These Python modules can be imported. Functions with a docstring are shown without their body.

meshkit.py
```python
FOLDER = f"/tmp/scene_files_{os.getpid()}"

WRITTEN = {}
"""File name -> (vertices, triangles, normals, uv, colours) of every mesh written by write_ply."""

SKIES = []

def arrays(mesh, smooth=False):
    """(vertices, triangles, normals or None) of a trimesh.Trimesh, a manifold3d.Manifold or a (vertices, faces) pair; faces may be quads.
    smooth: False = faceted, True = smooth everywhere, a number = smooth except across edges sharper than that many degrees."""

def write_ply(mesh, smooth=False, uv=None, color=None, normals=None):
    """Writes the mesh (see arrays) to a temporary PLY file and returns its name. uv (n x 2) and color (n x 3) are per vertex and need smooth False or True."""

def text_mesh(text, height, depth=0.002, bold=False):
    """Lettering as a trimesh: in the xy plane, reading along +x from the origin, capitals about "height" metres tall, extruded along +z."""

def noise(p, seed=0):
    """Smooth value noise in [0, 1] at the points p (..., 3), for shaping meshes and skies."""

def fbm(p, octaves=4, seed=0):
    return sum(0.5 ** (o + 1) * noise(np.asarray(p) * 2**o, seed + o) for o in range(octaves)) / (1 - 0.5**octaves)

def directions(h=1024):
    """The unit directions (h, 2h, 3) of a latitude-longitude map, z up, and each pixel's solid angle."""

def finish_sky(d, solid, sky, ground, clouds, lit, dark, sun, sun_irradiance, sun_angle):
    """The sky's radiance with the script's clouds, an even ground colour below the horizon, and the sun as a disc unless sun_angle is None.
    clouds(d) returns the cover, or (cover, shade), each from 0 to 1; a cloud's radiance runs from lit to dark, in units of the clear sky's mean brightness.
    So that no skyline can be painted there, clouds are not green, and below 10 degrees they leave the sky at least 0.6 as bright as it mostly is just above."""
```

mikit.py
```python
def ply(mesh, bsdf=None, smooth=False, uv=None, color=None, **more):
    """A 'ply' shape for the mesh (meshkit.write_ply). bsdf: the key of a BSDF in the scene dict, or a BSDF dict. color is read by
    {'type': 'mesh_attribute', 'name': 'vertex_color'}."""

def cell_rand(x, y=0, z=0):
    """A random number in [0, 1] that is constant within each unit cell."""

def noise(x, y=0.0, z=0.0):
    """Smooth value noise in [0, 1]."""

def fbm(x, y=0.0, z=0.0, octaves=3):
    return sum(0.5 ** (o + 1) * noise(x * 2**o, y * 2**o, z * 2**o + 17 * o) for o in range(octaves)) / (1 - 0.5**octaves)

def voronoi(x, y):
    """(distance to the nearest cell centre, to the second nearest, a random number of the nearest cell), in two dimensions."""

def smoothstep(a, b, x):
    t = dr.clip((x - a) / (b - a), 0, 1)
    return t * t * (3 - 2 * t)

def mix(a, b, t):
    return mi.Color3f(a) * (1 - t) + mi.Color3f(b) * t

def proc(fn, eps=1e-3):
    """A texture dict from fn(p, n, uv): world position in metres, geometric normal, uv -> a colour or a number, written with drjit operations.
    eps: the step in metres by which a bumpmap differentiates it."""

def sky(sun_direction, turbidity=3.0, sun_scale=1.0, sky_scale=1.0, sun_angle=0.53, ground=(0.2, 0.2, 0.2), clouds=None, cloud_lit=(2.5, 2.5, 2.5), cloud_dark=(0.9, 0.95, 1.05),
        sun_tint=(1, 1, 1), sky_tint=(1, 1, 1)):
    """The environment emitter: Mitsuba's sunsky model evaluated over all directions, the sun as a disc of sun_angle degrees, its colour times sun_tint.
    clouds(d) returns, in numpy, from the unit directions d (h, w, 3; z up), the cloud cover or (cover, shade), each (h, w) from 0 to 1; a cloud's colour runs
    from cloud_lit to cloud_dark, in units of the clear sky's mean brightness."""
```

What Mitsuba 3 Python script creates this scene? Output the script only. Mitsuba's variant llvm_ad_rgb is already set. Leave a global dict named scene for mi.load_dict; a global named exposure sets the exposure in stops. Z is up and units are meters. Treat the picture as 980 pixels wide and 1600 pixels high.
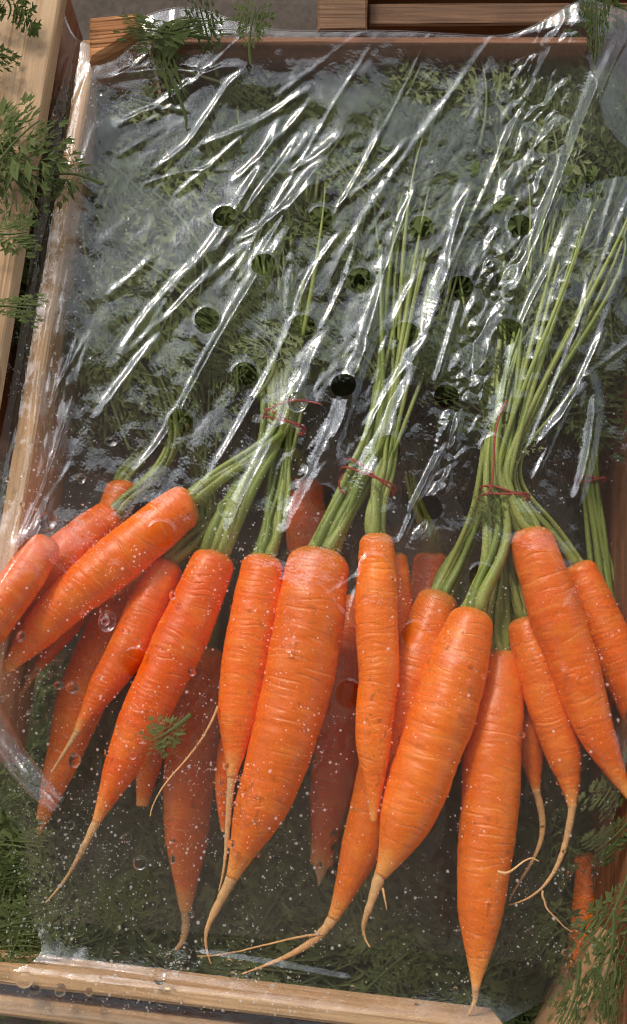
import math, numpy as np, shapely, shapely.geometry, trimesh, mitsuba as mi, drjit as dr, mikit, meshkit
from scipy import ndimage
from scipy.interpolate import CubicSpline
rng = np.random.default_rng(7)
scene, labels = {}, {}

# ------------------------------------------------------------------ camera, sky, exposure
TILT, DIST, FOV = math.radians(14), 0.50, 51.3
CAM = DIST * np.array([0, -math.sin(TILT), math.cos(TILT)])
scene['camera'] = {'type': 'perspective', 'fov': FOV, 'fov_axis': 'y', 'near_clip': 0.02, 'far_clip': 50.0,
                   'to_world': mi.ScalarTransform4f().look_at(origin=CAM.tolist(), target=[0, 0, 0], up=[0, 1, 0])}
SUN = np.array([-0.32, 0.655, 0.69])
SUN = SUN / np.linalg.norm(SUN)


def overcast(d):
    n = meshkit.fbm(d * [2.2, 2.2, 3.5] + 5.0, 4, 3)
    away = np.degrees(np.arccos(np.clip(d @ SUN, -1, 1)))          # thin cloud glows round the veiled sun
    glow = 0.75 * np.exp(-(away / 15) ** 2) + 0.25 * np.exp(-away / 30)
    return np.ones(d.shape[:2]), np.clip(1 - glow * (0.7 + 0.6 * n) - 0.10 * n, 0, 1)


scene['sky'] = mikit.sky(SUN.tolist(), turbidity=4, sun_scale=0.34, sky_scale=1.0, sun_angle=10, clouds=overcast, cloud_lit=(20, 20.5, 21.5), cloud_dark=(0.62, 0.74, 0.90), sun_tint=(1.0, 0.95, 0.86))
exposure = 1.65

# ------------------------------------------------------------------ from a photo position to a point at height z
F = 800 / math.tan(math.radians(FOV / 2))
RIGHT, UP, FWD = np.array([1.0, 0, 0]), np.array([0, math.cos(TILT), math.sin(TILT)]), np.array([0, math.sin(TILT), -math.cos(TILT)])


def at(px, py, z=0.0):
    px, py = np.broadcast_arrays(np.asarray(px, float), np.asarray(py, float))
    d = ((px - 490) / F)[..., None] * RIGHT + (-(py - 800) / F)[..., None] * UP + FWD
    t = (np.asarray(z, float) - CAM[2]) / d[..., 2]
    return CAM + d * t[..., None]


def metres(p):
    """metres per photo pixel at the point p"""
    return ((p - CAM) @ FWD) / F


# ------------------------------------------------------------------ helpers
def key(name):
    k, i = name, 0
    while k in scene or k in labels:
        i += 1
        k = f'{name}_{i:03d}'
    return k


def add(name, mesh, bsdf, smooth=30, uv=None):
    k = key(name)
    scene[k] = mikit.ply(mesh, bsdf, smooth=smooth, uv=uv)
    return k


def tag(k, label=None, cat=None, group=None, kind=None):
    labels[k] = {a: b for a, b in (('label', label), ('category', cat), ('group', group), ('kind', kind)) if b}
    return k


def spline(pts, n):
    pts = np.asarray(pts, float)
    if len(pts) == 2:
        return pts[0] + np.linspace(0, 1, n)[:, None] * (pts[1] - pts[0])
    d = np.r_[0, np.cumsum(np.sqrt(np.linalg.norm(np.diff(pts, axis=0), axis=1)) + 1e-9)]
    return CubicSpline(d / d[-1], pts)(np.linspace(0, 1, n))


def frames(p):
    t = np.gradient(p, axis=0)
    t /= np.linalg.norm(t, axis=1, keepdims=True) + 1e-12
    b = np.cross(t, [0, 0, 1.0])
    bad = np.linalg.norm(b, axis=1) < 1e-3
    b[bad] = [1, 0, 0]
    b /= np.linalg.norm(b, axis=1, keepdims=True)
    return t, b, np.cross(b, t)


def tube(p, r, sides=7, cap=True, rmap=None):
    """tube along p; rmap (n, sides) multiplies the radius"""
    n = len(p)
    r = np.broadcast_to(r, (n,))
    t, b, c = frames(p)
    a = np.arange(sides) / sides * 2 * math.pi
    R = r[:, None] * (np.ones((n, sides)) if rmap is None else rmap)
    v = p[:, None] + R[..., None] * (np.cos(a)[None, :, None] * b[:, None] + np.sin(a)[None, :, None] * c[:, None])
    i, j = np.meshgrid(np.arange(n - 1), np.arange(sides), indexing='ij')
    q = np.stack([i * sides + j, i * sides + (j + 1) % sides, (i + 1) * sides + (j + 1) % sides, (i + 1) * sides + j], -1).reshape(-1, 4)
    f = np.vstack([q[:, [0, 1, 2]], q[:, [0, 2, 3]]])
    v = v.reshape(-1, 3)
    if cap:
        k = np.arange(sides)
        v = np.vstack([v, p[:1], p[-1:]])
        f = np.vstack([f, np.stack([(k + 1) % sides, k, k * 0 + n * sides], 1), np.stack([(n - 1) * sides + k, (n - 1) * sides + (k + 1) % sides, k * 0 + n * sides + 1], 1)])
    return v, f[:, ::-1] if False else f


def join(ms):
    ms = [m for m in ms if len(m[0])]
    off = np.cumsum([0] + [len(m[0]) for m in ms])
    return np.vstack([m[0] for m in ms]), np.vstack([np.asarray(m[1]) + o for m, o in zip(ms, off)])


# ------------------------------------------------------------------ materials
def P(name, color, rough=0.5, spec=0.5, **k):
    scene[name] = {'type': 'twosided', 'm': {'type': 'principled', 'base_color': color if isinstance(color, dict) else {'type': 'rgb', 'value': list(color)}, 'roughness': rough, 'specular': spec, **k}}
    return name


N, FB, MX, SS = mikit.noise, mikit.fbm, mikit.mix, mikit.smoothstep


def wood_fn(light, dark, off):
    def fn(p, n, uv):
        u, v = uv.x, uv.y
        warp = FB(u * 9 + off, v * 40, 0.0, 2)
        grain = FB(u * 14 + off, v * 900 + warp * 9, 3.0, 3)
        rings = N(u * 5 + off, v * 220 + warp * 5, 9.0)
        t = 0.55 * grain + 0.45 * rings
        c = MX(light, dark, SS(0.25, 0.8, t))
        knot = SS(0.72, 0.82, FB(u * 22 + off, v * 60, 21.0, 2))
        c = MX(c, mi.Color3f(dark) * 0.6, knot * 0.5)
        return c * (0.8 + 0.4 * FB(u * 60, v * 60, off, 2))
    return mikit.proc(fn)


def wood_bump(p, n, uv):
    return FB(uv.x * 25, uv.y * 1100, 2.0, 2)


def wood(name, light, dark, off, rough=0.6, bump=0.0006):
    scene[name] = {'type': 'twosided', 'b': {'type': 'bumpmap', 'tex': mikit.proc(wood_bump, eps=4e-4), 'scale': bump,
                   'm': {'type': 'principled', 'base_color': wood_fn(light, dark, off), 'roughness': rough, 'specular': 0.3}}}
    return name


wood('pale_wood', (0.55, 0.37, 0.21), (0.36, 0.21, 0.10), 1.3)
wood('plank_wood', (0.52, 0.36, 0.21), (0.33, 0.20, 0.105), 5.1)
wood('red_wood', (0.26, 0.115, 0.055), (0.15, 0.06, 0.03), 8.7)
wood('brown_wood', (0.19, 0.10, 0.047), (0.11, 0.055, 0.026), 3.9)
wood('sawn_wood', (0.50, 0.24, 0.10), (0.30, 0.13, 0.05), 2.2, 0.8, 0.0016)


def carrot_fn(p, n, uv):
    u, t = uv.x, uv.y                     # u: carrot number * 3 + turn, t: 0 shoulder .. 1 tip
    base = MX((0.86, 0.135, 0.003), (0.78, 0.095, 0.002), FB(u * 4, t * 9, 0.5, 3))
    num = dr.floor(u / 3.0 + 0.1)
    base = MX(base, (0.84, 0.215, 0.016), mikit.cell_rand(num, 5.0, 1.0) * 0.7)
    base = base * (0.86 + 0.2 * mikit.cell_rand(num, 9.0, 4.0))
    base = MX(base, (0.25, 0.09, 0.025), SS(0.80, 0.90, N(u * 40, t * 60, 12.0)) * SS(0.55, 0.75, FB(u * 3, t * 5, 33.0, 2)) * 0.6)
    base = MX(base, (0.90, 0.30, 0.035), SS(0.5, 0.75, FB(u * 6, t * 26, 4.0, 2)) * 0.28)
    # short pale transverse scars
    wob = FB(u * 5, t * 12, 8.0, 2)
    tt = t * 46 + wob * 2.2
    row = dr.floor(tt)
    fr = dr.abs(tt - row - 0.5 - 0.3 * (mikit.cell_rand(row, dr.floor(u), 2.0) - 0.5))
    seg = N(u * 9 + mikit.cell_rand(row, 3.0, 0.0) * 50, row * 7.3, 2.0)
    line = SS(0.13, 0.02, fr) * SS(0.60, 0.80, seg)
    base = MX(base, (0.93, 0.50, 0.20), line * 0.5 * N(u * 3.0, t * 7.0, 6.0))
    dark = SS(0.16, 0.03, dr.abs(fr - 0.16)) * SS(0.55, 0.75, N(u * 7 + 31.0, row * 3.1, 5.0))
    base = MX(base, (0.52, 0.115, 0.012), dark * 0.35)
    base = MX(base, (0.80, 0.40, 0.10), SS(0.88, 1.0, t + 0.08 * (wob - 0.5)) * 0.7)
    base = MX(base, (0.42, 0.20, 0.045), SS(0.05, 0.0, t + 0.03 * (wob - 0.5)) * 0.75)
    return base


def carrot_bump(p, n, uv):
    u, t = uv.x, uv.y
    tt = t * 46 + FB(u * 5, t * 12, 8.0, 2) * 2.2
    row = dr.floor(tt)
    fr = dr.abs(tt - row - 0.5)
    return FB(u * 12, t * 90, 1.0, 2) * 0.5 - SS(0.12, 0.0, fr) * SS(0.45, 0.7, N(u * 9 + mikit.cell_rand(row, 3.0, 0.0) * 50, row * 7.3, 2.0)) * 0.8


scene['carrot_skin'] = {'type': 'twosided', 'b': {'type': 'bumpmap', 'tex': mikit.proc(carrot_bump, eps=6e-4), 'scale': 0.0005,
                        'm': {'type': 'principled', 'base_color': mikit.proc(carrot_fn), 'roughness': 0.38, 'specular': 0.5}}}
P('root_skin', mikit.proc(lambda p, n, uv: MX((0.72, 0.46, 0.22), (0.55, 0.30, 0.12), FB(p.x * 700, p.y * 700, p.z * 700, 2))), 0.6, 0.3)


def stalk_fn(a, b):
    return mikit.proc(lambda p, n, uv: MX(a, b, FB(p.x * 300 + p.y * 90, p.y * 60, p.z * 300, 3)))


P('stalk_green', stalk_fn((0.22, 0.29, 0.065), (0.13, 0.19, 0.035)), 0.45, 0.4)
P('stalk_pale', stalk_fn((0.34, 0.38, 0.11), (0.20, 0.27, 0.06)), 0.45, 0.4)
P('red_rubber', (0.36, 0.055, 0.05), 0.5, 0.4)
for i, c in enumerate([(0.085, 0.12, 0.042), (0.125, 0.165, 0.065), (0.175, 0.225, 0.09)]):
    scene[f'leaf_green_{"abc"[i]}'] = {'type': 'principledthin', 'base_color': {'type': 'rgb', 'value': list(c)}, 'roughness': 0.45, 'diff_trans': 0.8, 'eta': 1.4}
scene['leaf_pale'] = {'type': 'principledthin', 'base_color': {'type': 'rgb', 'value': [0.30, 0.36, 0.17]}, 'roughness': 0.4, 'diff_trans': 0.7, 'eta': 1.4}
LEAF = ['leaf_green_a', 'leaf_green_b', 'leaf_green_c', 'leaf_pale']
scene['clear_film'] = {'type': 'thindielectric', 'int_ior': 1.5}
scene['condensation'] = {'type': 'principledthin', 'base_color': {'type': 'rgb', 'value': [0.85, 0.86, 0.88]}, 'roughness': 0.6, 'diff_trans': 1.0, 'eta': 1.2}


def fog_and_veil(base, extra, sheen_veil):
    # condensation, plus a painted veil of sheen over the upper sheet; less where the sheet touches the wet contents (uv.x is the gap below it)
    return lambda p, n, uv: base + (extra + sheen_veil * SS(-0.04, 0.06, p.y + 0.05 * FB(p.x * 14, p.y * 14, 7.0, 2))) * uv.x * (0.35 + 0.65 * SS(0.3, 0.7, FB(p.x * 28, p.y * 28, 3.0, 3))) 


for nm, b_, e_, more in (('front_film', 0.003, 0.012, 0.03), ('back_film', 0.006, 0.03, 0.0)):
    scene[nm] = {'type': 'blendbsdf', 'weight': mikit.proc(fog_and_veil(b_, e_, more)), 'a': {'type': 'thindielectric', 'int_ior': 1.5}, 'b': {'type': 'ref', 'id': 'condensation'}}
scene['fine_drops'] = {'type': 'blendbsdf', 'weight': 0.28, 'a': {'type': 'dielectric', 'int_ior': 1.33, 'ext_ior': 1.0}, 'b': {'type': 'principledthin', 'base_color': {'type': 'rgb', 'value': [0.9, 0.9, 0.9]}, 'roughness': 0.3, 'diff_trans': 1.0, 'eta': 1.33}}
scene['water'] = {'type': 'dielectric', 'int_ior': 1.33, 'ext_ior': 1.0}
P('table_grey', mikit.proc(lambda p, n, uv: MX((0.12, 0.098, 0.082), (0.07, 0.058, 0.048), FB(p.x * 60, p.y * 60, 0.0, 4)) * (0.75 + 0.5 * FB(p.x * 400, p.y * 400, 2.0, 2))), 0.8, 0.2)

# ------------------------------------------------------------------ the setting and the crates
g = trimesh.creation.box([12, 12, 0.02])
g.apply_translation([0, 0, -0.15])
tag(add('ground', g, 'table_grey', False), 'dim grey brown surface under the crates', kind='structure')


canvas = scene['added_awning_canvas'] = {'type': 'principledthin', 'base_color': {'type': 'rgb', 'value': [0.29, 0.235, 0.19]}, 'roughness': 0.8, 'diff_trans': 0.9, 'eta': 1.3}  # unseen awning, added to block the overhead sky and darken film reflections
ax, ay = np.meshgrid(np.linspace(-3.2, 3.2, 33), np.linspace(-5.0, 1.0, 33))
az = 2.25 - 0.06 * (ay - 1.0) - 0.05 * np.cos(ax * math.pi / 0.8) ** 2 + 0.02 * np.sin(ay * 3)
ii = np.arange(33 * 33).reshape(33, 33)
k4 = np.stack([ii[:-1, :-1], ii[:-1, 1:], ii[1:, 1:], ii[1:, :-1]], -1).reshape(-1, 4)
tag('added_awning', 'unseen canvas awning added overhead to block the sky', 'awning')
add('added_awning__canvas', (np.stack([ax, ay, az], -1).reshape(-1, 3), k4), 'added_awning_canvas', True)
for x in (-3.2, 3.2):
    add('added_awning__pole', tube(np.array([[x, 0.95, -1.0], [x, 0.95, 0.5], [x, 0.95, 2.22]]), 0.025, 16), 'table_grey', True)


def board(name, poly, z0, z1, mat, bevel=0.0012, rough=0.0, seed=0):
    """a board: its top face has the corners poly (photo positions at height z1), its underside is at z0; uv runs along the first edge, in metres"""
    top = at([p[0] for p in poly], [p[1] for p in poly], z1)[:, :2]
    area = np.sum(top[:, 0] * np.roll(top[:, 1], -1) - np.roll(top[:, 0], -1) * top[:, 1])
    ex = top[1] - top[0]
    ex = ex / np.linalg.norm(ex)
    ey = np.array([-ex[1], ex[0]])
    if area < 0:
        top = top[::-1]
    from shapely.geometry import Polygon
    pg = Polygon(top)
    inner = np.array(pg.buffer(-bevel, join_style='mitre').exterior.coords)[:-1]
    rings = []
    outer = np.array(pg.exterior.coords)[:-1]
    # match the order of the inset ring to the outer one
    inner = inner[[int(np.argmin(np.linalg.norm(inner - o, axis=1))) for o in outer]]
    r = np.random.default_rng(seed)
    V, FC, UV = [], [], []

    def quad(a, b, c, d, along=None):
        i = len(V)
        V.extend([a, b, c, d])
        FC.extend([[i, i + 1, i + 2], [i, i + 2, i + 3]])
        for q in (a, b, c, d):
            UV.append([q[0] * ex[0] + q[1] * ex[1] + seed * 0.37, q[0] * ey[0] + q[1] * ey[1] + q[2] + seed * 0.11])
    n = len(outer)
    lv = [(inner, z0), (outer, z0 + bevel), (outer, z1 - bevel), (inner, z1)]
    for (A, za), (B, zb) in zip(lv[:-1], lv[1:]):
        for i in range(n):
            j = (i + 1) % n
            quad([*A[i], za], [*A[j], za], [*B[j], zb], [*B[i], zb])
    for ring, z, o in ((inner, z1, 1), (inner, z0, -1)):
        rr = ring[::o]
        i0 = len(V)
        for q in rr:
            V.append([*q, z])
            UV.append([q[0] * ex[0] + q[1] * ex[1] + seed * 0.37, q[0] * ey[0] + q[1] * ey[1] + z + seed * 0.11])
        FC.extend([[i0, i0 + i, i0 + i + 1] for i in range(1, n - 1)])
    return add(name, (np.array(V), np.array(FC)), mat, False, uv=np.array(UV))


tag('wooden_crate', 'pale wooden crate that holds the bag of carrots', 'crate')
board('wooden_crate__board', [(-62, 1190), (128, 60), (152, 60), (-25, 1190)], -0.068, -0.001, 'pale_wood', seed=1)
board('wooden_crate__board', [(-80, 1502), (790, 1606), (790, 1632), (-80, 1528)], -0.045, -0.004, 'pale_wood', seed=2)
board('wooden_crate__board', [(-90, 1545), (800, 1651), (800, 1690), (-90, 1575)], -0.05, -0.010, 'pale_wood', seed=3)
board('wooden_crate__board', [(235, 57), (918, 57), (918, 69), (235, 68)], -0.10, -0.001, 'red_wood', 0.0008, seed=4)
board('wooden_crate__board', [(1018, 40), (990, 1660), (1030, 1660), (1055, 40)], -0.10, -0.004, 'red_wood', seed=5)
board('wooden_crate__corner_post', [(140, 26), (212, 19), (224, 42), (139, 94)], -0.11, 0.008, 'sawn_wood', 0.0015, seed=6)
board('wooden_crate__corner_post', [(870, 1640), (905, 1590), (978, 1440), (1000, 1440), (1000, 1640)], -0.11, -0.03, 'pale_wood', 0.0015, seed=7)
for i in range(7):
    y = 120 + i * 225
    board('wooden_crate__floor_slat', [(60, y), (960, y + 40), (960, y + 215), (60, y + 175)], -0.122, -0.114, 'brown_wood', seed=10 + i)
tag('wooden_crate_001', 'bare wooden plank crate left of the bag, its pale plank lying beside the carrot crate', 'crate')
board('wooden_crate_001__board', [(-30, 640), (88, -60), (-190, -60), (-190, 640)][::-1] and [(-12, 640), (104, -60), (-190, -60), (-190, 640)], 0.004, 0.016, 'plank_wood', seed=21)
board('wooden_crate_001__board', [(-20, 660), (92, -60), (50, -60), (-60, 660)], -0.12, -0.012, 'red_wood', seed=22)
tag('wooden_crate_002', 'dark brown wooden crate behind the top edge of the bag', 'crate')
board('wooden_crate_002__corner_post', [(497, 47), (574, 46), (574, -80), (497, -80)], -0.12, -0.03, 'brown_wood', seed=23)
board('wooden_crate_002__board', [(576, 40), (1040, 36), (1040, 2), (576, 4)], -0.11, -0.045, 'brown_wood', seed=24)
board('wooden_crate_002__board', [(576, -6), (1040, -8), (1040, -60), (576, -60)], -0.11, -0.06, 'brown_wood', seed=25)


# ------------------------------------------------------------------ carrot leaves
LEAVES = {}


def leaf_template(npin, dens, start, seed, fat):
    """the blades of a feathery leaf of length 1 in its own plane: base, right, tip and left corner of each, and their height"""
    if (npin, dens, start, seed, fat) in LEAVES:
        return LEAVES[npin, dens, start, seed, fat]
    r = np.random.default_rng(seed)
    base, tip, wid = [], [], []
    pos = start + (1 - start) * (np.arange(npin) / npin) ** 0.9
    rot = lambda d, a: np.array([d[0] * math.cos(a) - d[1] * math.sin(a), d[0] * math.sin(a) + d[1] * math.cos(a)])
    for s0 in pos:
        f = (s0 - start) / (1 - start)
        lp = (0.35 + 0.75 * (f * 3.0 if f < 0.25 else 0.75 * (1 - (f - 0.25) / 0.85))) * r.uniform(0.75, 1.15)
        for side in (-1, 1):
            ang = math.radians(r.uniform(38, 60))
            d = np.array([math.cos(ang) * 0.45, side * math.sin(ang)]) * lp
            o = np.array([s0 + r.uniform(-.015, .015), 0.0])
            k = max(2, int(round(dens * (0.5 + 0.5 * lp))))
            zc = r.uniform(-0.2, 0.2)
            bow = r.uniform(-.25, .25)
            for q in range(k + 1):
                u = (q + 0.7) / (k + 0.7)
                m = o + d * u + np.array([0.06 * u * u, 0])
                z = zc * lp * u * u
                ll = lp * 0.26 * fat * (1 - 0.5 * u) * r.uniform(0.8, 1.25)
                dn = d / np.linalg.norm(d)
                for a_, sc_ in (((-1, .9), (1, .9)) if q < k else ((0, 1.1), (-.6, .8), (.6, .8))):
                    e = rot(dn, a_ * r.uniform(0.6, 0.95))
                    for h, aa, ls in ((0, 0, 1.0), (0.30, 0.6, 0.55), (0.30, -0.6, 0.55)):
                        b0 = m + e * ll * sc_ * h
                        l2 = ll * sc_ * ls
                        base.append([*b0, z])
                        tip.append([*(b0 + rot(e, aa * r.uniform(.7, 1.2)) * l2), z + r.uniform(-.4, .4) * l2])
                        wid.append(l2 * 0.135)
            # the side rib
            for q in range(3):
                base.append([*(o + d * q / 3.2), zc * lp * (q / 3.2) ** 2])
                tip.append([*(o + d * (q + 1.15) / 3.2), zc * lp * ((q + 1.15) / 3.2) ** 2])
                wid.append(0.009)
    base, tip, wid = np.array(base), np.array(tip), np.array(wid)
    dv = tip - base
    pv = np.stack([-dv[:, 1], dv[:, 0]], 1)
    pv /= np.linalg.norm(pv, axis=1, keepdims=True) + 1e-9
    mid = base + 0.55 * dv
    lf, rt = mid.copy(), mid.copy()
    lf[:, :2] += pv * wid[:, None]
    rt[:, :2] -= pv * wid[:, None]
    lf[:, 2] += wid * 0.6
    rt[:, 2] += wid * 0.6
    LEAVES[npin, dens, start, seed, fat] = out = np.stack([base, rt, tip, lf], 1).reshape(-1, 3)
    return out


def frond(path, width=0.45, npin=7, dens=4, seed=0, twist=0.0, stem_r=0.0006, start=0.12, curl=0.35, fat=1.25):
    """a feathery leaf along the 3-D polyline path"""
    loc = leaf_template(npin, dens, start, seed % 9, fat)
    c = spline(path, 30)
    L = np.linalg.norm(np.diff(c, axis=0), axis=1).sum()
    t, b, n = frames(c)
    ct, st = math.cos(twist), math.sin(twist)
    b, n = b * ct + n * st, n * ct - b * st
    flip = -1 if seed % 2 else 1
    s, y, z = loc[:, 0], loc[:, 1] * width * L * flip, loc[:, 2] * width * L
    z = z - curl * np.abs(loc[:, 1]) ** 1.7 * width * L
    x = np.clip(s, 0, 1) * 29
    i = np.minimum(x.astype(int), 28)
    w = (x - i)[:, None]
    lerp = lambda a: a[i] * (1 - w) + a[i + 1] * w
    v = lerp(c) + np.maximum(s - 1, 0)[:, None] * L * t[-1] + y[:, None] * lerp(b) + z[:, None] * lerp(n)
    i = np.arange(len(loc) // 4) * 4
    f = np.vstack([np.stack([i, i + 1, i + 2], 1), np.stack([i, i + 2, i + 3], 1)])
    return join([(v, f), tube(c, np.linspace(stem_r * 1.4, stem_r * 0.5, 30), 5)])


# ------------------------------------------------------------------ carrots
tops = []                                   # points of the bag's contents that hold its front sheet up
BODY = {}


def carrot(label, body, width, z, roots=(), stalks=None, hairs=(), n=110, crook=0.02):
    k = tag(key('carrot'), label, 'carrot', 'orange carrots packed in the crate')
    num = len(BODY)
    r = np.random.default_rng(100 + num)
    pts = np.array(body, float)
    zz = np.interp(np.linspace(0, 1, len(pts)), np.linspace(0, 1, len(z)), z)
    p3 = at(pts[:, 0], pts[:, 1], zz)
    c = spline(p3, n)
    s = np.r_[0, np.cumsum(np.linalg.norm(np.diff(c, axis=0), axis=1))]
    L = s[-1]
    s /= L
    mp = metres(c)
    width = [*width[:-1], width[-1] * (0.62 if width[-1] < 30 else 1)]
    wn = np.linspace(0, 1, len(width))
    rad = np.interp(s, wn, width)
    rad = ndimage.gaussian_filter1d(rad, 3, mode='nearest') * mp / 2
    R0 = rad[3]
    x = s * L
    dome = np.sqrt(np.clip(1 - (1 - np.clip(x / (0.6 * R0), 0, 1)) ** 2, 0, 1)) * 0.72 + 0.28
    end = np.clip((1 - s) / 0.10, 0, 1)
    rad = rad * dome
    # rings and dents
    ring = 0.022 * (meshkit.noise(np.stack([x * 260, x * 0 + num * 9.1, x * 0], -1)) - 0.5) + 0.036 * (meshkit.noise(np.stack([x * 70, x * 0 + num * 5.3, x * 0], -1)) - 0.5)
    for _ in range(3):
        q = r.uniform(0.15, 0.9)
        ring -= 0.022 * np.exp(-((s - q) * L / 0.0011) ** 2)
    sides = 48
    a = np.arange(sides) / sides * 2 * math.pi
    pn = np.stack(np.broadcast_arrays(np.cos(a)[None] * 1.3 + num * 7, np.sin(a)[None] * 1.3, (x * 45)[:, None]), -1)
    rmap = 1 + ring[:, None] + 0.13 * (meshkit.fbm(pn, 3, num) - 0.5)
    # a slight wobble of the axis
    t, b, nn = frames(c)
    wob = crook * L * (meshkit.noise(np.stack([s * 4, s * 0 + num * 3.7, s * 0], -1)) - 0.5) * np.sin(s * math.pi)
    c = c + b * wob[:, None]
    v, f = tube(c, rad, sides, True, rmap)
    uv = np.stack(np.broadcast_arrays((np.arange(sides) / sides)[None] + num * 3.0, s[:, None]), -1).reshape(-1, 2)
    uv = np.vstack([uv, [[num * 3.0, 0], [num * 3.0, 1]]])
    add(f'{k}__root', (v, f), 'carrot_skin', True, uv)
    BODY[k] = dict(c=c, r=rad)
    for root in roots[:1]:
        rp = np.array(root, float)
        ze = c[-1][2]
        rz = np.linspace(ze, ze - 0.002, len(rp) + 1)[1:] + (r.uniform(-.002, .002, len(rp)))
        p = np.vstack([c[-3], c[-1], at(rp[:, 0], rp[:, 1], rz)])
        p = spline(p, 44)
        re = np.linspace(0, 1, 44)
        rr = rad[-1] * 0.97 * (1 - re) ** 1.3 + 0.00035
        rr = rr * (1 + 0.25 * (meshkit.noise(np.stack([re * 25, re * 0 + num, re * 0], -1)) - 0.5))
        add(f'{k}__root_tip', tube(p, rr, 10), 'root_skin', True)
    for h in hairs:
        hp = np.array(h, float)
        hz = hp[:, 2] if hp.shape[1] > 2 else np.full(len(hp), c[-1][2])
        p = spline(at(hp[:, 0], hp[:, 1], hz), 30)
        p = p + 0.0006 * (meshkit.noise(np.stack([p[:, 0] * 400, p[:, 1] * 400, p[:, 0] * 0 + num], -1)) - 0.5)[:, None] * [1, 1, 0.3]
        add(f'{k}__root_hair', tube(p, np.linspace(0.0006, 0.00025, 30), 6), 'root_skin', True)
    if stalks:
        put_stalks(k, c, rad, r, **stalks)
    return k


FRONDS = []


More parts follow.
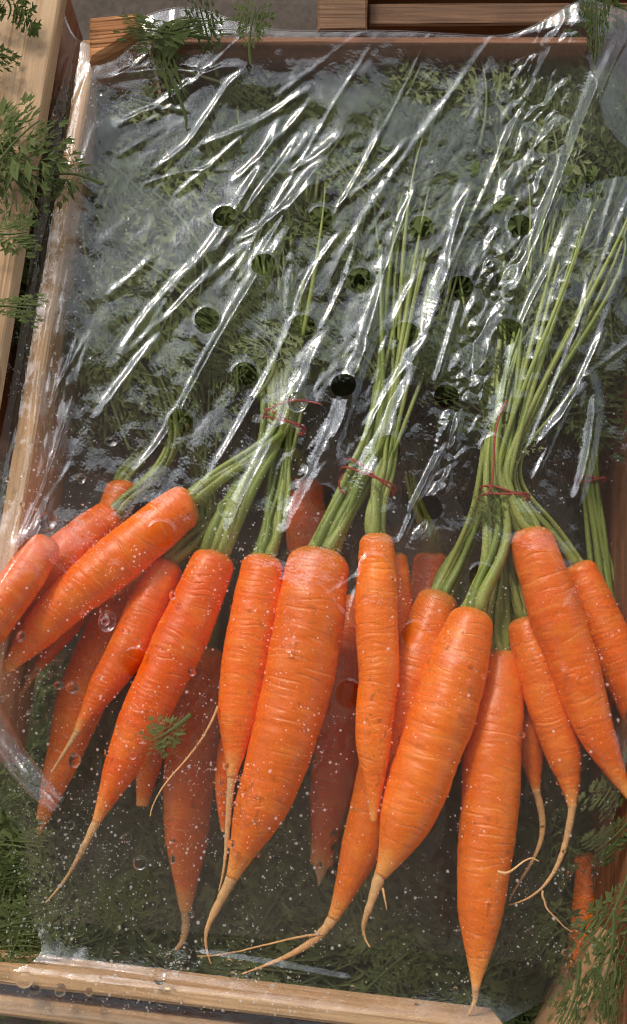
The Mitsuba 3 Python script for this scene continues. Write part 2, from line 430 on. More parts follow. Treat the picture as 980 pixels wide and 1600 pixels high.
def put_stalks(k, c, rad, r, n=6, path=(), spread=18, fan=None, zs=(-0.02,), rw=1.0, leaf=True, length=None, pale=0.5):
    """n leaf stalks from the shoulder along path (photo positions), then to points of fan = (x0, y0, x1, y1, z0, z1)"""
    path = np.array(path, float)
    R0 = rad[6]
    n = int(n * 1.6)
    head = c[1]
    zz = np.interp(np.linspace(0, 1, len(path)), np.linspace(0, 1, len(zs)), zs)
    for i in range(n):
        ang, q = r.uniform(0, 2 * math.pi), math.sqrt(r.uniform(0.05, 1))
        dx, dy = math.cos(ang) * q, math.sin(ang) * q
        # across the bundle and in depth
        P3 = [c[3] * 0.5 + head * 0.5 + np.array([dx, 0.15 * dy, dy]) * R0 * 0.42]
        for j, (px, py) in enumerate(path):
            o = np.array([dx, 0.2 * dy, 0.7 * dy]) * (R0 * 0.42 * (1 - (j + 1) / len(path)) + 0.0034 * (j + 1) / len(path) * math.sqrt(n / 5))
            P3.append(at(px, py, zz[j]) + o + r.normal(0, 0.0011, 3))
        if fan:
            x0, y0, x1, y1, z0, z1 = fan
            y0, y1 = y0 - 60 * (y0 < 480), y1 - 60 * (y1 < 480)
            u = (i + r.uniform(0.1, 0.9)) / n
            e = at(x0 + (x1 - x0) * u + r.normal(0, 12), y0 + (y1 - y0) * u + r.normal(0, 25), r.uniform(z0, z1))
            m = P3[-1] * 0.55 + e * 0.45 + np.array([r.normal(0, .004), r.normal(0, .004), r.normal(0, .003)])
            P3 += [m, e]
        p = spline(P3, 46)
        x = np.linspace(0, 1, 46)
        w = rw * r.uniform(0.8, 1.2)
        rr = 0.85 * w * np.clip((1.08 - x) / 0.3, 0.3, 1) * (0.0008 + 0.0013 * np.exp(-x * 2.5) + 0.0007 * np.exp(-x * 14))
        grooves = 1 + 0.10 * np.cos(np.arange(9) / 9 * 2 * math.pi * 4)[None, :]
        add(f'{k}__stalk', tube(p, rr, 9, True, np.broadcast_to(grooves, (46, 9))), 'stalk_pale' if r.uniform() < pale else 'stalk_green', True)
        for q in p[::2]:
            tops.append([*q, 0.002])
        if fan and leaf:
            d = p[-1] - p[-5]
            d /= np.linalg.norm(d)
            d[2] = np.clip(d[2], -0.1, 0.1)
            ln = (length or 0.07) * r.uniform(0.7, 1.25)
            ln = min(ln, max(0.022, 0.243 - p[-1][1]))
            for at_ in (26, 35):
                if r.uniform() < 0.3:
                    e = p[at_ + 1] - p[at_ - 1]
                    e /= np.linalg.norm(e)
                    sd = np.array([-e[1], e[0], 0]) * r.choice([-1, 1])
                    l2 = ln * r.uniform(0.5, 0.8)
                    pth = [p[at_], p[at_] + (e * .8 + sd * .45) * l2 * 0.5, p[at_] + (e * .8 + sd * .9) * l2]
                    for q in pth:
                        q[2] = np.clip(q[2] + r.uniform(-.004, .004), -0.05, -0.014)
                    add(f'{k}__leaf', frond(pth, 0.5, 6, 4, int(r.integers(1e6)), r.uniform(-0.5, 0.5), start=.2), LEAF[int(r.integers(3))], False)
            s1 = np.array([r.normal(0, .12), 0, r.normal(0, .08)])
            pth = [p[-1], p[-1] + (d + s1 * .3) * ln * 0.5, p[-1] + (d + s1) * ln]
            for q in pth:
                q[2] = np.clip(q[2], -0.053, -0.014)
            add(f'{k}__leaf', frond(pth, 0.42, 7, 4, int(r.integers(1e6)), r.uniform(-0.5, 0.5)), LEAF[int(r.integers(3))], False)


T2 = (440, 655)                                    # where each bunch is tied
B1 = dict(path=[(340, 745), (430, 690), (470, 640)], zs=(-0.02, -0.03))
carrot('leftmost carrot, cut off by the left edge of the photo', [(78, 846), (40, 895), (-10, 965), (-60, 1040)], [50, 66, 66, 55], (-0.004, 0.006, 0.012))
carrot('carrot under streaky plastic at the left, upper end beside the broad slanting ringed carrot', [(182, 806), (120, 850), (40, 925), (-40, 1000)], [58, 72, 70, 60], (-0.030, -0.020, -0.012),
       stalks=dict(n=4, path=[(215, 770), (270, 700)], zs=(-0.03, -0.035), fan=(150, 400, 290, 260, -0.045, -0.02)))
carrot('fat slanting carrot at the left with a deep ring near its tip', [(305, 784), (255, 815), (190, 868), (120, 925), (62, 985), (8, 1046)], [66, 78, 80, 74, 60, 26], (-0.014, -0.010),
       roots=[[(-12, 1062), (-30, 1080)]], stalks=dict(n=6, path=[(350, 738), (420, 690), (440, 655)], zs=(-0.014, -0.022), fan=(400, 420, 520, 330, -0.03, -0.01), rw=1.25))
carrot('short rounded carrot end peeping out above the slanting ringed carrot', [(192, 752), (180, 800), (150, 870), (120, 930)], [50, 56, 55, 30], (-0.046, -0.046),
       stalks=dict(n=4, path=[(215, 720), (255, 660)], zs=(-0.046, -0.045), fan=(130, 470, 260, 300, -0.05, -0.03)))
carrot('half hidden carrot below the slanting ringed carrot with a pale thin tail', [(150, 905), (100, 985), (55, 1050)], [46, 40, 20], (-0.044, -0.040), roots=[[(35, 1080), (18, 1118), (12, 1150)]])
carrot('hazy red orange carrot behind the two slim slanting carrots at lower left', [(222, 885), (185, 965), (142, 1060), (100, 1175), (72, 1260), (57, 1306)], [66, 78, 82, 70, 44, 16], (-0.047, -0.042),
       stalks=dict(n=4, path=[(250, 840), (330, 755), (420, 700), (452, 640)], zs=(-0.046, -0.026), fan=(400, 330, 470, 250, -0.045, -0.02)))
carrot('slim slanting carrot left of centre with a thin pale tail', [(264, 876), (234, 945), (194, 1025), (150, 1095), (120, 1145)], [52, 66, 66, 48, 18], (-0.026, -0.018),
       roots=[[(98, 1180), (80, 1208)]], stalks=dict(n=5, path=[(300, 845), (340, 805), (385, 750), (425, 690)], zs=(-0.026, -0.026), fan=(300, 330, 420, 250, -0.045, -0.02), rw=1.2))
carrot('straight slanting carrot left of centre with a long bent pale tail', [(338, 862), (312, 930), (275, 1015), (232, 1105), (190, 1195), (150, 1285)], [66, 80, 82, 76, 58, 18], (-0.016, -0.012),
       roots=[[(130, 1325), (108, 1365), (72, 1410)]], stalks=dict(n=7, path=[(362, 800), (395, 735), (430, 675)], zs=(-0.014, -0.02), fan=(330, 250, 520, 190, -0.04, -0.012), rw=1.3, pale=0.7))
carrot('carrot left of the widest one with a side rootlet and thread tail', [(412, 867), (397, 950), (380, 1050), (370, 1140), (362, 1215)], [62, 76, 72, 62, 22], (-0.018, -0.014),
       roots=[[(357, 1275), (352, 1340), (342, 1392)]], hairs=[[(340, 1104, -.010), (318, 1150, -.004), (288, 1190, -.003), (258, 1225, -.003), (234, 1276, -.004)]],
       stalks=dict(n=6, path=[(425, 830), (433, 775), (445, 700)], zs=(-0.02, -0.026), fan=(430, 300, 580, 230, -0.045, -0.02)))
carrot('widest carrot in the middle of the bag', [(502, 858), (485, 950), (462, 1060), (435, 1170), (400, 1275), (362, 1372)], [92, 112, 112, 106, 84, 26], (-0.019, -0.016),
       roots=[[(335, 1425), (322, 1460), (330, 1506)]], stalks=dict(n=12, path=[(535, 800), (562, 740), (585, 690)], zs=(-0.018, -0.016), fan=(590, 400, 730, 330, -0.03, -0.006), rw=1.35, pale=0.5))
carrot('small straight carrot right of the widest one, pointing straight down', [(588, 834), (589, 930), (588, 1050), (586, 1160), (584, 1284)], [54, 66, 64, 56, 12], (-0.015, -0.013),
       stalks=dict(n=6, path=[(590, 785), (598, 740), (607, 700)], zs=(-0.015, -0.018), fan=(620, 330, 700, 270, -0.04, -0.01), rw=1.2, pale=0.8))
carrot('sliver of a carrot showing beside the small straight carrot', [(615, 865), (622, 960), (615, 1060), (600, 1150)], [40, 46, 40, 16], (-0.042, -0.040))
carrot('hazy carrot end behind the widest carrot, under the hole with an orange view', [(470, 748), (480, 830), (490, 930), (495, 1030)], [62, 68, 66, 50], (-0.080, -0.080),
       stalks=dict(n=5, path=[(458, 710), (425, 680), (430, 650)], zs=(-0.066, -0.04), rw=1.4))
carrot('hazy blunt carrot behind and right of the widest carrot', [(548, 930), (545, 1040), (530, 1160), (515, 1270), (502, 1352)], [70, 82, 80, 66, 34], (-0.081, -0.079), roots=[[(500, 1372), (497, 1384)]])
carrot('long carrot running from behind the thick slanting one down to a hazy curved tip', [(690, 925), (662, 1010), (630, 1110), (598, 1210), (560, 1330), (520, 1435)], [62, 84, 86, 76, 62, 26], (-0.036, -0.034, -0.036),
       roots=[[(495, 1465), (440, 1498), (378, 1522)]], hairs=[[(505, 1460, -.034), (440, 1470, -.034), (380, 1485, -.034), (308, 1494, -.034)]],
       stalks=dict(n=5, path=[(712, 880), (742, 815), (765, 720)], zs=(-0.036, -0.022), fan=(760, 400, 830, 300, -0.045, -0.02), rw=1.3))
carrot('thick slanting carrot right of the middle, clear and bright', [(742, 952), (722, 1020), (693, 1110), (660, 1205), (628, 1295), (594, 1368)], [62, 96, 104, 98, 84, 28], (-0.018, -0.014),
       roots=[[(578, 1415), (568, 1450), (578, 1480)]], hairs=[[(598, 1388, -.012), (602, 1405, -.010), (604, 1422, -.010)]],
       stalks=dict(n=7, path=[(768, 890), (785, 830), (775, 700)], zs=(-0.016, -0.014), fan=(800, 420, 880, 300, -0.03, -0.006), rw=1.35, pale=0.75))
carrot('hazy faded carrot end behind the hole in the crumpled plastic strip', [(673, 862), (668, 940), (655, 1040), (645, 1140)], [52, 62, 62, 40], (-0.080, -0.080),
       stalks=dict(n=5, path=[(668, 835), (655, 800), (640, 740)], zs=(-0.066, -0.05), rw=1.5, pale=1.0))
carrot('long vertical carrot with its tip lowest of all, near the bottom rail', [(783, 1018), (778, 1110), (766, 1220), (758, 1330), (750, 1450), (743, 1545)], [58, 88, 92, 88, 72, 16], (-0.036, -0.026, -0.018),
       roots=[[(742, 1562), (735, 1580), (722, 1596)]], hairs=[[(778, 1362, -.006), (800, 1360, -.003), (820, 1345, -.003), (842, 1346, -.004)]],
       stalks=dict(n=5, path=[(782, 960), (788, 880), (785, 780)], zs=(-0.034, -0.024), fan=(720, 330, 790, 230, -0.045, -0.02), rw=1.2))
carrot('carrot right of the long vertical one, with a long curling thread tail', [(818, 964), (840, 1040), (866, 1130), (886, 1200), (894, 1262)], [56, 72, 70, 56, 18], (-0.030, -0.026),
       roots=[[(884, 1315), (855, 1378), (795, 1414)]], hairs=[[(848, 1392, -.026), (856, 1420, -.024), (895, 1456, -.024)]],
       stalks=dict(n=5, path=[(802, 910), (795, 850), (790, 780)], zs=(-0.03, -0.024), fan=(790, 300, 900, 200, -0.04, -0.01)))
carrot('small tapered carrot half hidden behind the one with the curling tail', [(822, 1080), (828, 1160), (838, 1236)], [48, 50, 20], (-0.046, -0.044),
       roots=[[(848, 1290), (826, 1355), (796, 1408)]])
carrot('bright long carrot at the right, slanting down to the right edge', [(826, 826), (850, 905), (886, 1010), (920, 1105), (952, 1185), (985, 1246)], [66, 80, 80, 72, 54, 18], (-0.016, -0.013),
       roots=[[(1000, 1270), (1020, 1300)]], stalks=dict(n=7, path=[(805, 795), (790, 765), (793, 730)], zs=(-0.014, -0.012), fan=(860, 420, 1010, 330, -0.02, -0.004), rw=1.25, pale=0.65))
carrot('rightmost carrot, slanting off the right edge behind the bright long one', [(900, 880), (932, 950), (975, 1050), (1020, 1160)], [52, 66, 68, 56], (-0.032, -0.03),
       stalks=dict(n=5, path=[(878, 850), (840, 800), (805, 745)], zs=(-0.03, -0.018), fan=(850, 560, 1000, 420, -0.03, -0.006), pale=0.6))
carrot('hazy vertical carrot in the lower left behind the straight slanting one', [(318, 1010), (306, 1100), (296, 1210), (292, 1320), (290, 1425)], [78, 84, 82, 68, 24], (-0.081, -0.079), roots=[[(288, 1462), (272, 1486), (230, 1492)]],
       stalks=dict(n=7, path=[(322, 900), (318, 780), (305, 690)], zs=(-0.070, -0.050), fan=(240, 420, 370, 330, -0.05, -0.035), rw=1.2, pale=0.2))
carrot('hazy carrot at the right edge beneath the rightmost one, with upright stalks', [(952, 955), (975, 1060), (1000, 1180), (1020, 1300)], [56, 64, 60, 40], (-0.052, -0.052),
       stalks=dict(n=7, path=[(940, 880), (925, 780), (918, 680)], zs=(-0.052, -0.045), fan=(900, 400, 1000, 330, -0.05, -0.035), rw=1.1, pale=0.4))
carrot('dim thin carrot edge seen behind the one with the side rootlet', [(362, 1150), (352, 1230), (350, 1300)], [36, 34, 14], (-0.050, -0.048))
carrot('dull hidden carrot in shade between leaves at lower left', [(262, 1040), (240, 1150), (222, 1260)], [56, 58, 28], (-0.078, -0.078))
carrot('orange carrot outside the bag at lower right, mostly behind green leaves', [(912, 1330), (918, 1420), (905, 1510), (912, 1600)], [40, 44, 40, 24], (-0.085, -0.08))

# red bands round the bunches
def band(label, px, py, z, wide, ang, tail=(), tz=(), deep=0.7):
    """a thin rubber band wound twice round the stalks at a photo position; wide in photo pixels; ang = direction of the stalks"""
    c = at(px, py, z)
    R = wide / 2 * metres(c)
    al = np.array([math.cos(math.radians(ang)), math.sin(math.radians(ang)), 0])
    ac = np.array([al[1], -al[0], 0])
    t_ = np.linspace(0, 2 * math.pi, 41)
    ms = []
    for k, (sh, tl) in enumerate(((-0.0007, 0.12), (0.0008, -0.16))):
        p = c + R * np.cos(t_)[:, None] * (ac + tl * al) + R * deep * np.sin(t_)[:, None] * np.array([0, 0, 1.0]) + sh * al + 0.0005 * np.sin(3 * t_ + k)[:, None] * al
        p[-1] = p[0]
        ms.append(tube(p, 0.00052, 8, False))
        tops.extend([[*q, 0.0008] for q in p[::2]])
    if len(tail):
        tp_ = np.array(tail, float)
        p = spline(at(tp_[:, 0], tp_[:, 1], np.interp(np.linspace(0, 1, len(tp_)), np.linspace(0, 1, len(tz)), tz)), 40)
        ms.append(tube(p, 0.0005, 8, True))
        tops.extend([[*q, 0.0008] for q in p[::2]])
    tag(add('red_band', join(ms), 'red_rubber', True), label, 'band')


band('red band round the stalks left of centre, a pink loop reaching right', 442, 662, -0.021, 74, 70, [(412, 650), (430, 634), (462, 627), (502, 632)], (-0.012, -0.006, -0.006))
band('red band round the thick stalks of the widest carrot', 576, 748, -0.016, 92, 62, [(536, 742), (530, 758), (540, 772)], (-0.008, -0.012))
band('red band at the right with a bright strand standing upright across the hole', 788, 775, -0.017, 78, 84, [(760, 774), (770, 745), (772, 700), (777, 662), (792, 626)], (-0.008, -0.005, -0.004))
band('dull red band round the dark stalks at the left', 290, 672, -0.046, 62, 95)
band('dull red band on hazy upright stalks near the right edge', 921, 752, -0.050, 52, 95)

# ------------------------------------------------------------------ loose leaves and the bed of greens
def leaf(label, pts, z, width=0.45, mat=2, seed=0, npin=5, twist=0.0, group=None, start=0.3, curl=0.2, stem=0.0007, fat=2.0):
    pts = np.array(pts, float)
    zz = np.interp(np.linspace(0, 1, len(pts)), np.linspace(0, 1, len(z)), z)
    k = add('carrot_leaf', frond(at(pts[:, 0], pts[:, 1], zz), width, npin, 3, seed, twist, stem, start, curl, fat), LEAF[mat], False)
    return tag(k, label, 'leaf', group)


leaf('green leaf hanging over the pale plank at the left edge, uppermost of the large ones', [(-60, 330), (0, 250), (30, 215), (62, 188)], (0.03, 0.026), 0.45, 2, 1)
leaf('green leaf on a thin stalk in the middle of the plank', [(52, 312), (30, 275), (5, 250), (-30, 240)], (0.02, 0.024), 0.5, 1, 2)
leaf('lower green leaf of the pair hanging over the plank edge', [(-50, 240), (-10, 265), (15, 290), (26, 330)], (0.028, 0.024), 0.6, 1, 3)
leaf('small bright leaf tip low on the plank at the left edge', [(-50, 358), (0, 366), (44, 362)], (0.03, 0.026), 0.5, 2, 4, start=.4)
leaf('bright narrow leaf tip over the dark gap at the left edge', [(-60, 480), (0, 478), (52, 482)], (0.03, 0.026), 0.35, 2, 5, start=.4)
leaf('dark leaf in the top left corner', [(-20, -20), (15, 5), (12, 30)], (0.03, 0.026), 0.8, 0, 6)
leaf('dark leaf at the left edge near the top', [(-70, 70), (-30, 90), (4, 112)], (0.03, 0.026), 0.7, 0, 7)
leaf('green leaf on top of the bag at the left rail', [(160, 288), (115, 272), (72, 276)], (0.012, 0.010), 0.6, 1, 8)
leaf('bright small leaf sticking up over the top edge of the bag', [(392, 100), (390, 60), (400, 14)], (0.004, 0.014), 0.55, 2, 9, start=.35)
leaf('leaf spilling from the open end beside the sawn corner post', [(330, 60), (270, 52), (200, 42)], (0.008, 0.012), 0.28, 1, 10)
leaf('long thin leaf arching over the top left of the bag', [(290, 210), (275, 140), (255, 70), (320, 40)], (-0.004, 0.012), 0.13, 1, 11)
leaf('upright leaf standing out of the open end above the bag', [(340, 120), (325, 60), (312, 10)], (-0.004, 0.016), 0.35, 1, 12)
leaf('tiny bright green leaf scrap on the slanting carrot', [(298, 1116), (268, 1140), (236, 1158)], (0.004, 0.004), 0.5, 2, 13, 4, start=.25)
inbag = [
    ('pale feathery leaf pressed flat under the top left creases', [(300, 175), (245, 165), (195, 150)]), ('pale leaf under the plastic left of the uppermost row of holes', [(470, 340), (445, 295), (405, 262)]),
    ('pale leaf spread beside the topmost central holes', [(600, 330), (560, 290), (530, 250)]), ('feathery leaf behind the film near the top centre', [(610, 190), (640, 140), (660, 95)]),
    ('hazy tall leaf right of the top centre', [(745, 240), (760, 160), (752, 95)]), ('leaf cluster low on the left side of the bag near the rail', [(205, 500), (170, 545), (140, 575)]),
    ('grey green leaf between the middle left holes', [(400, 620), (430, 560), (395, 520)]), ('broad pale leaf right of the hole at middle right', [(800, 560), (850, 490), (895, 455)]),
    ('leaf spread near the right edge under the film', [(850, 470), (880, 420), (930, 380)]), ('leaf at the upper left beside the left rail', [(250, 330), (200, 280), (165, 250)]),
    ('leaf below the upper left creases', [(330, 420), (290, 350), (240, 300)]), ('leaf under the second row of holes at the left', [(300, 480), (255, 430), (200, 400)]),
    ('small leaf tuft beside the upright red band', [(785, 740), (800, 700), (822, 668)]), ('small leaf tuft below the lying red band', [(790, 850), (770, 805), (745, 790)]),
    ('thin leaf left of the corner post, in the bag top', [(350, 130), (290, 110), (230, 85)]), ('hazy leaf in the lower right of the bag', [(940, 1480), (890, 1450), (840, 1500)]),
    ('dark leaf beneath the film left of the lowest carrot tip', [(560, 1560), (600, 1520), (650, 1480)]), ('faint leaf under the film at lower left', [(240, 1480), (200, 1430), (180, 1380)]),
    ('leaf under the film right of the long vertical carrot', [(960, 1250), (890, 1290), (830, 1330)]), ('leaf beside the top right hole', [(850, 330), (870, 260), (860, 190)])]
for i, (lb, pp) in enumerate(inbag):
    leaf(lb, pp, (-0.016, -0.0105, -0.0115) if pp[0][1] < 900 else (-0.06, -0.055), 0.6, [3, 2, 3, 3][i % 4] if pp[0][1] < 900 else 1, 70 + i, fat=1.5, curl=0.1)
leaf('green stalk and leaf rising past the top right of the bag', [(925, 130), (932, 60), (930, -20)], (0.004, 0.02), 0.25, 1, 14)
leaf('dark leaf in the top right corner above the bag', [(1000, 60), (960, 25), (890, 5)], (-0.01, 0.0), 0.5, 0, 15)
LEFT_LEAVES = ['topmost green leaf outside the bag at the lower left edge', 'broad leaf outside the bag at lower left, beside the rolled film corner', 'dark leaf at the left edge level with the bag corner', 'bright pointed leaf just above the bottom rail at the left edge', 'lowest leaf at the left edge, lying over the bottom rail end', 'small leaf behind the rolled film at the left edge']
for i, (x0, y0, x1, y1) in enumerate([(-40, 1300, 40, 1235), (-50, 1330, 58, 1330), (-60, 1400, 50, 1372), (-40, 1470, 70, 1440), (-60, 1500, 60, 1480), (-30, 1250, 20, 1330)]):
    leaf(LEFT_LEAVES[i], [(x0, y0), ((x0 + x1) / 2, (y0 + y1) / 2 - 10), (x1, y1)], (-0.01, -0.02), 0.5, [1, 2, 0][i % 3], 30 + i, group='leaves outside the bag at the lower left')
RIGHT_LEAVES = ['long leaf beside the rightmost carrot tail, near the right edge', 'leaf across the right edge below the rightmost carrot', 'long green leaf hanging over the orange carrot outside the bag', 'leaf on a bright stalk beside the bag edge at lower right', 'short leaf at the right edge over the pale corner post', 'narrow leaf beneath the lower right corner of the bag', 'small leaf lying on the pale corner post at lower right']
for i, (x0, y0, x1, y1) in enumerate([(985, 1150, 935, 1260), (1000, 1260, 930, 1330), (990, 1340, 925, 1480), (960, 1420, 935, 1560), (1000, 1470, 965, 1540), (905, 1500, 880, 1600), (930, 1510, 950, 1600)]):
    leaf(RIGHT_LEAVES[i], [(x0, y0), ((x0 + x1) / 2 + 8, (y0 + y1) / 2), (x1, y1)], (-0.01, -0.02), 0.32, [2, 1, 2][i % 3], 50 + i, group='leaves beside the bag at the lower right')

bed, bed2 = [], []
for i in range(300):
    if i < 120:
        px, py, z = rng.uniform(60, 990), rng.uniform(70, 820), rng.uniform(-0.110, -0.070)
    else:
        px, py, z = rng.uniform(0, 990), rng.uniform(1050, 1590), rng.uniform(-0.104, -0.090)
    a = rng.uniform(0.2, 2.6) if i < 120 else rng.uniform(0, 2 * math.pi)
    p0 = at(px, py, z)
    d = np.array([math.cos(a), math.sin(a), rng.uniform(-.15, .15)]) * rng.uniform(0.06, 0.11)
    if max(p0[1], (p0 + d)[1]) > 0.24:
        continue
    (bed if i % 2 else bed2).append(frond([p0, p0 + d * 0.5 + [0, 0, .006], p0 + d], rng.uniform(.4, .6), 7, 4, 1000 + i, rng.uniform(-.6, .6), start=.1))
packed = []
for i in range(150):
    px, py = rng.uniform(120, 960), rng.uniform(75, 640)
    if px < 330:
        py = rng.uniform(150, 760)
    z = rng.uniform(-0.052, -0.016)
    a = math.radians(rng.normal(112 - px / 980 * 55, 22))
    d = np.array([math.cos(a), math.sin(a), rng.uniform(-.08, .08)]) * rng.uniform(0.05, 0.10)
    p0 = at(px, py, z)
    d[1] = min(d[1], 0.238 - p0[1])
    packed.append(frond([p0, p0 + d * 0.5 + [rng.normal(0, .004), 0, .003], p0 + d], rng.uniform(.35, .55), 7, 4, 3000 + i, rng.uniform(-.6, .6), start=.12))
tag(add('carrot_greens', join(packed), 'leaf_green_c', False), 'feathery carrot tops packed between the two sheets of the bag', 'greens', None, 'stuff')
tag(add('carrot_greens', join(bed), 'leaf_green_b', False), 'bed of dark feathery carrot greens under the bag', 'greens', None, 'stuff')
tag(add('carrot_greens', join(bed2), 'leaf_green_c', False), 'mid green feathery leaves mixed through the bed under the bag', 'greens', None, 'stuff')

HOLES = [(350, 330), (502, 333), (660, 346), (815, 345), (411, 408), (564, 427), (723, 441), (322, 492), (473, 502), (636, 514), (797, 512), (381, 578), (537, 598), (700, 613), (281, 656), (446, 678), (607, 697), (773, 697),
         (505, 775), (673, 791), (252, 835), (586, 885), (755, 900), (650, 992), (212, 1035), (545, 1085)]


# ------------------------------------------------------------------ the bag: the height of its front sheet
RES = 0.0006
X0, Y0, NX, NY = -0.22, -0.34, 750, 1000


def cell(x, y):
    return (x - X0) / RES, (y - Y0) / RES


def raster(points, floor):
    h = np.full((NY, NX), floor)
    i, j = cell(points[:, 0], points[:, 1])
    i, j = np.clip(i.astype(int), 0, NX - 1), np.clip(j.astype(int), 0, NY - 1)
    np.maximum.at(h, (j, i), points[:, 2])
    return h


def body_points(zmin, zmax):
    out = []
    for d in BODY.values():
        if not zmin < d['c'][:, 2].mean() < zmax:
            continue
        t, b, n = frames(d['c'])
        for a in np.linspace(0, math.pi, 40):
            out.append(d['c'] + 1.06 * d['r'][:, None] * (math.cos(a) * b + math.sin(a) * n))
    return np.vstack(out)


def drape(h, rounds, sigmas):
    base = h.copy()
    for s in sigmas:
        for _ in range(rounds):
            h = np.maximum(base, ndimage.gaussian_filter(h, s, mode='nearest'))
    return ndimage.gaussian_filter(h, 1.5)


gy, gx = np.mgrid[0:NY, 0:NX]
WX, WY = X0 + gx * RES, Y0 + gy * RES
pts = body_points(-0.040, 0.02)
tp = np.array(tops)
tp = tp[(tp[:, 2] > -0.04)]
tp[:, 2] = np.minimum(tp[:, 2] + tp[:, 3], 0.004)
h = ndimage.grey_dilation(raster(pts, -0.022), 5)
h = np.maximum(h, ndimage.grey_dilation(raster(tp[:, :3], -0.022), 3))
h = np.maximum(h, -0.022 + 0.014 * np.clip((WY + 0.04) / 0.05, 0, 1))      # the mass of leaves holds the sheet up

RAW = h.copy()


def inside(poly, z):
    w = at([p[0] for p in poly], [p[1] for p in poly], z)[:, :2]
    return shapely.contains_xy(shapely.geometry.Polygon(w), WX.ravel(), WY.ravel()).reshape(NY, NX)


rail = inside([(-62, 1190), (128, 60), (152, 60), (-25, 1190)], 0) * 0.0305 + inside([(-80, 1502), (790, 1606), (790, 1632), (-80, 1528)], 0) * 0.0275 + inside([(235, 57), (918, 57), (918, 69), (235, 68)], 0) * 0.030
h = np.maximum(h, np.where(rail > 0, -0.028 + rail, -1))
# outside the rails the sheet hangs down
out_left = inside([(-700, 1500), (-700, -400), (206, -400), (128, 60), (-62, 1190), (-110, 1478)], 0)
out_low = inside([(-700, 2000), (-700, 1440), (-80, 1532), (790, 1636), (1200, 1685), (1200, 2000)], 0)
outer = ndimage.distance_transform_edt(out_left | out_low) * RES
h = np.where(outer > 0, np.minimum(h, -0.022), h)
h = drape(h, 10, (27, 15, 9, 5))
h = np.where(outer > 0, np.minimum(h, 0.003 - np.minimum(outer, 0.02) * 1.0), h)
h = ndimage.gaussian_filter(h, 2)
H0 = h + 0.0016


def polydist(poly):
    """distance of every raster point to a polyline of photo positions, its side and the share along it"""
    w = spline(at([p[0] for p in poly], [p[1] for p in poly], 0)[:, :2], 60)
    best, side, share = np.full((NY, NX), 9.0), np.zeros((NY, NX)), np.zeros((NY, NX))
    lo, hi = w.min(0) - 0.02, w.max(0) + 0.02
    i0, j0 = [int(max(q, 0)) for q in cell(lo[0], lo[1])]
    i1, j1 = [int(max(q, 1)) for q in cell(hi[0], hi[1])]
    x, y = WX[j0:j1, i0:i1], WY[j0:j1, i0:i1]
    bb, ss, sh = best[j0:j1, i0:i1], side[j0:j1, i0:i1], share[j0:j1, i0:i1]
    for k, (a, b) in enumerate(zip(w[:-1], w[1:])):
        e = b - a
        l = e @ e + 1e-12
        u = np.clip(((x - a[0]) * e[0] + (y - a[1]) * e[1]) / l, 0, 1)
        d = np.hypot(x - a[0] - u * e[0], y - a[1] - u * e[1])
        m = d < bb
        bb[m] = d[m]
        ss[m] = np.sign((x - a[0]) * -e[1] + (y - a[1]) * e[0])[m]
        sh[m] = ((k + u) / 59)[m]
    return best, side, share


def crease(poly, height, width):
    d, s, t = polydist(poly)
    taper = np.clip(np.minimum(t, 1 - t) / 0.18, 0, 1) ** 0.7
    return height * taper * np.exp(-(d / width) ** 2 * 0.5)


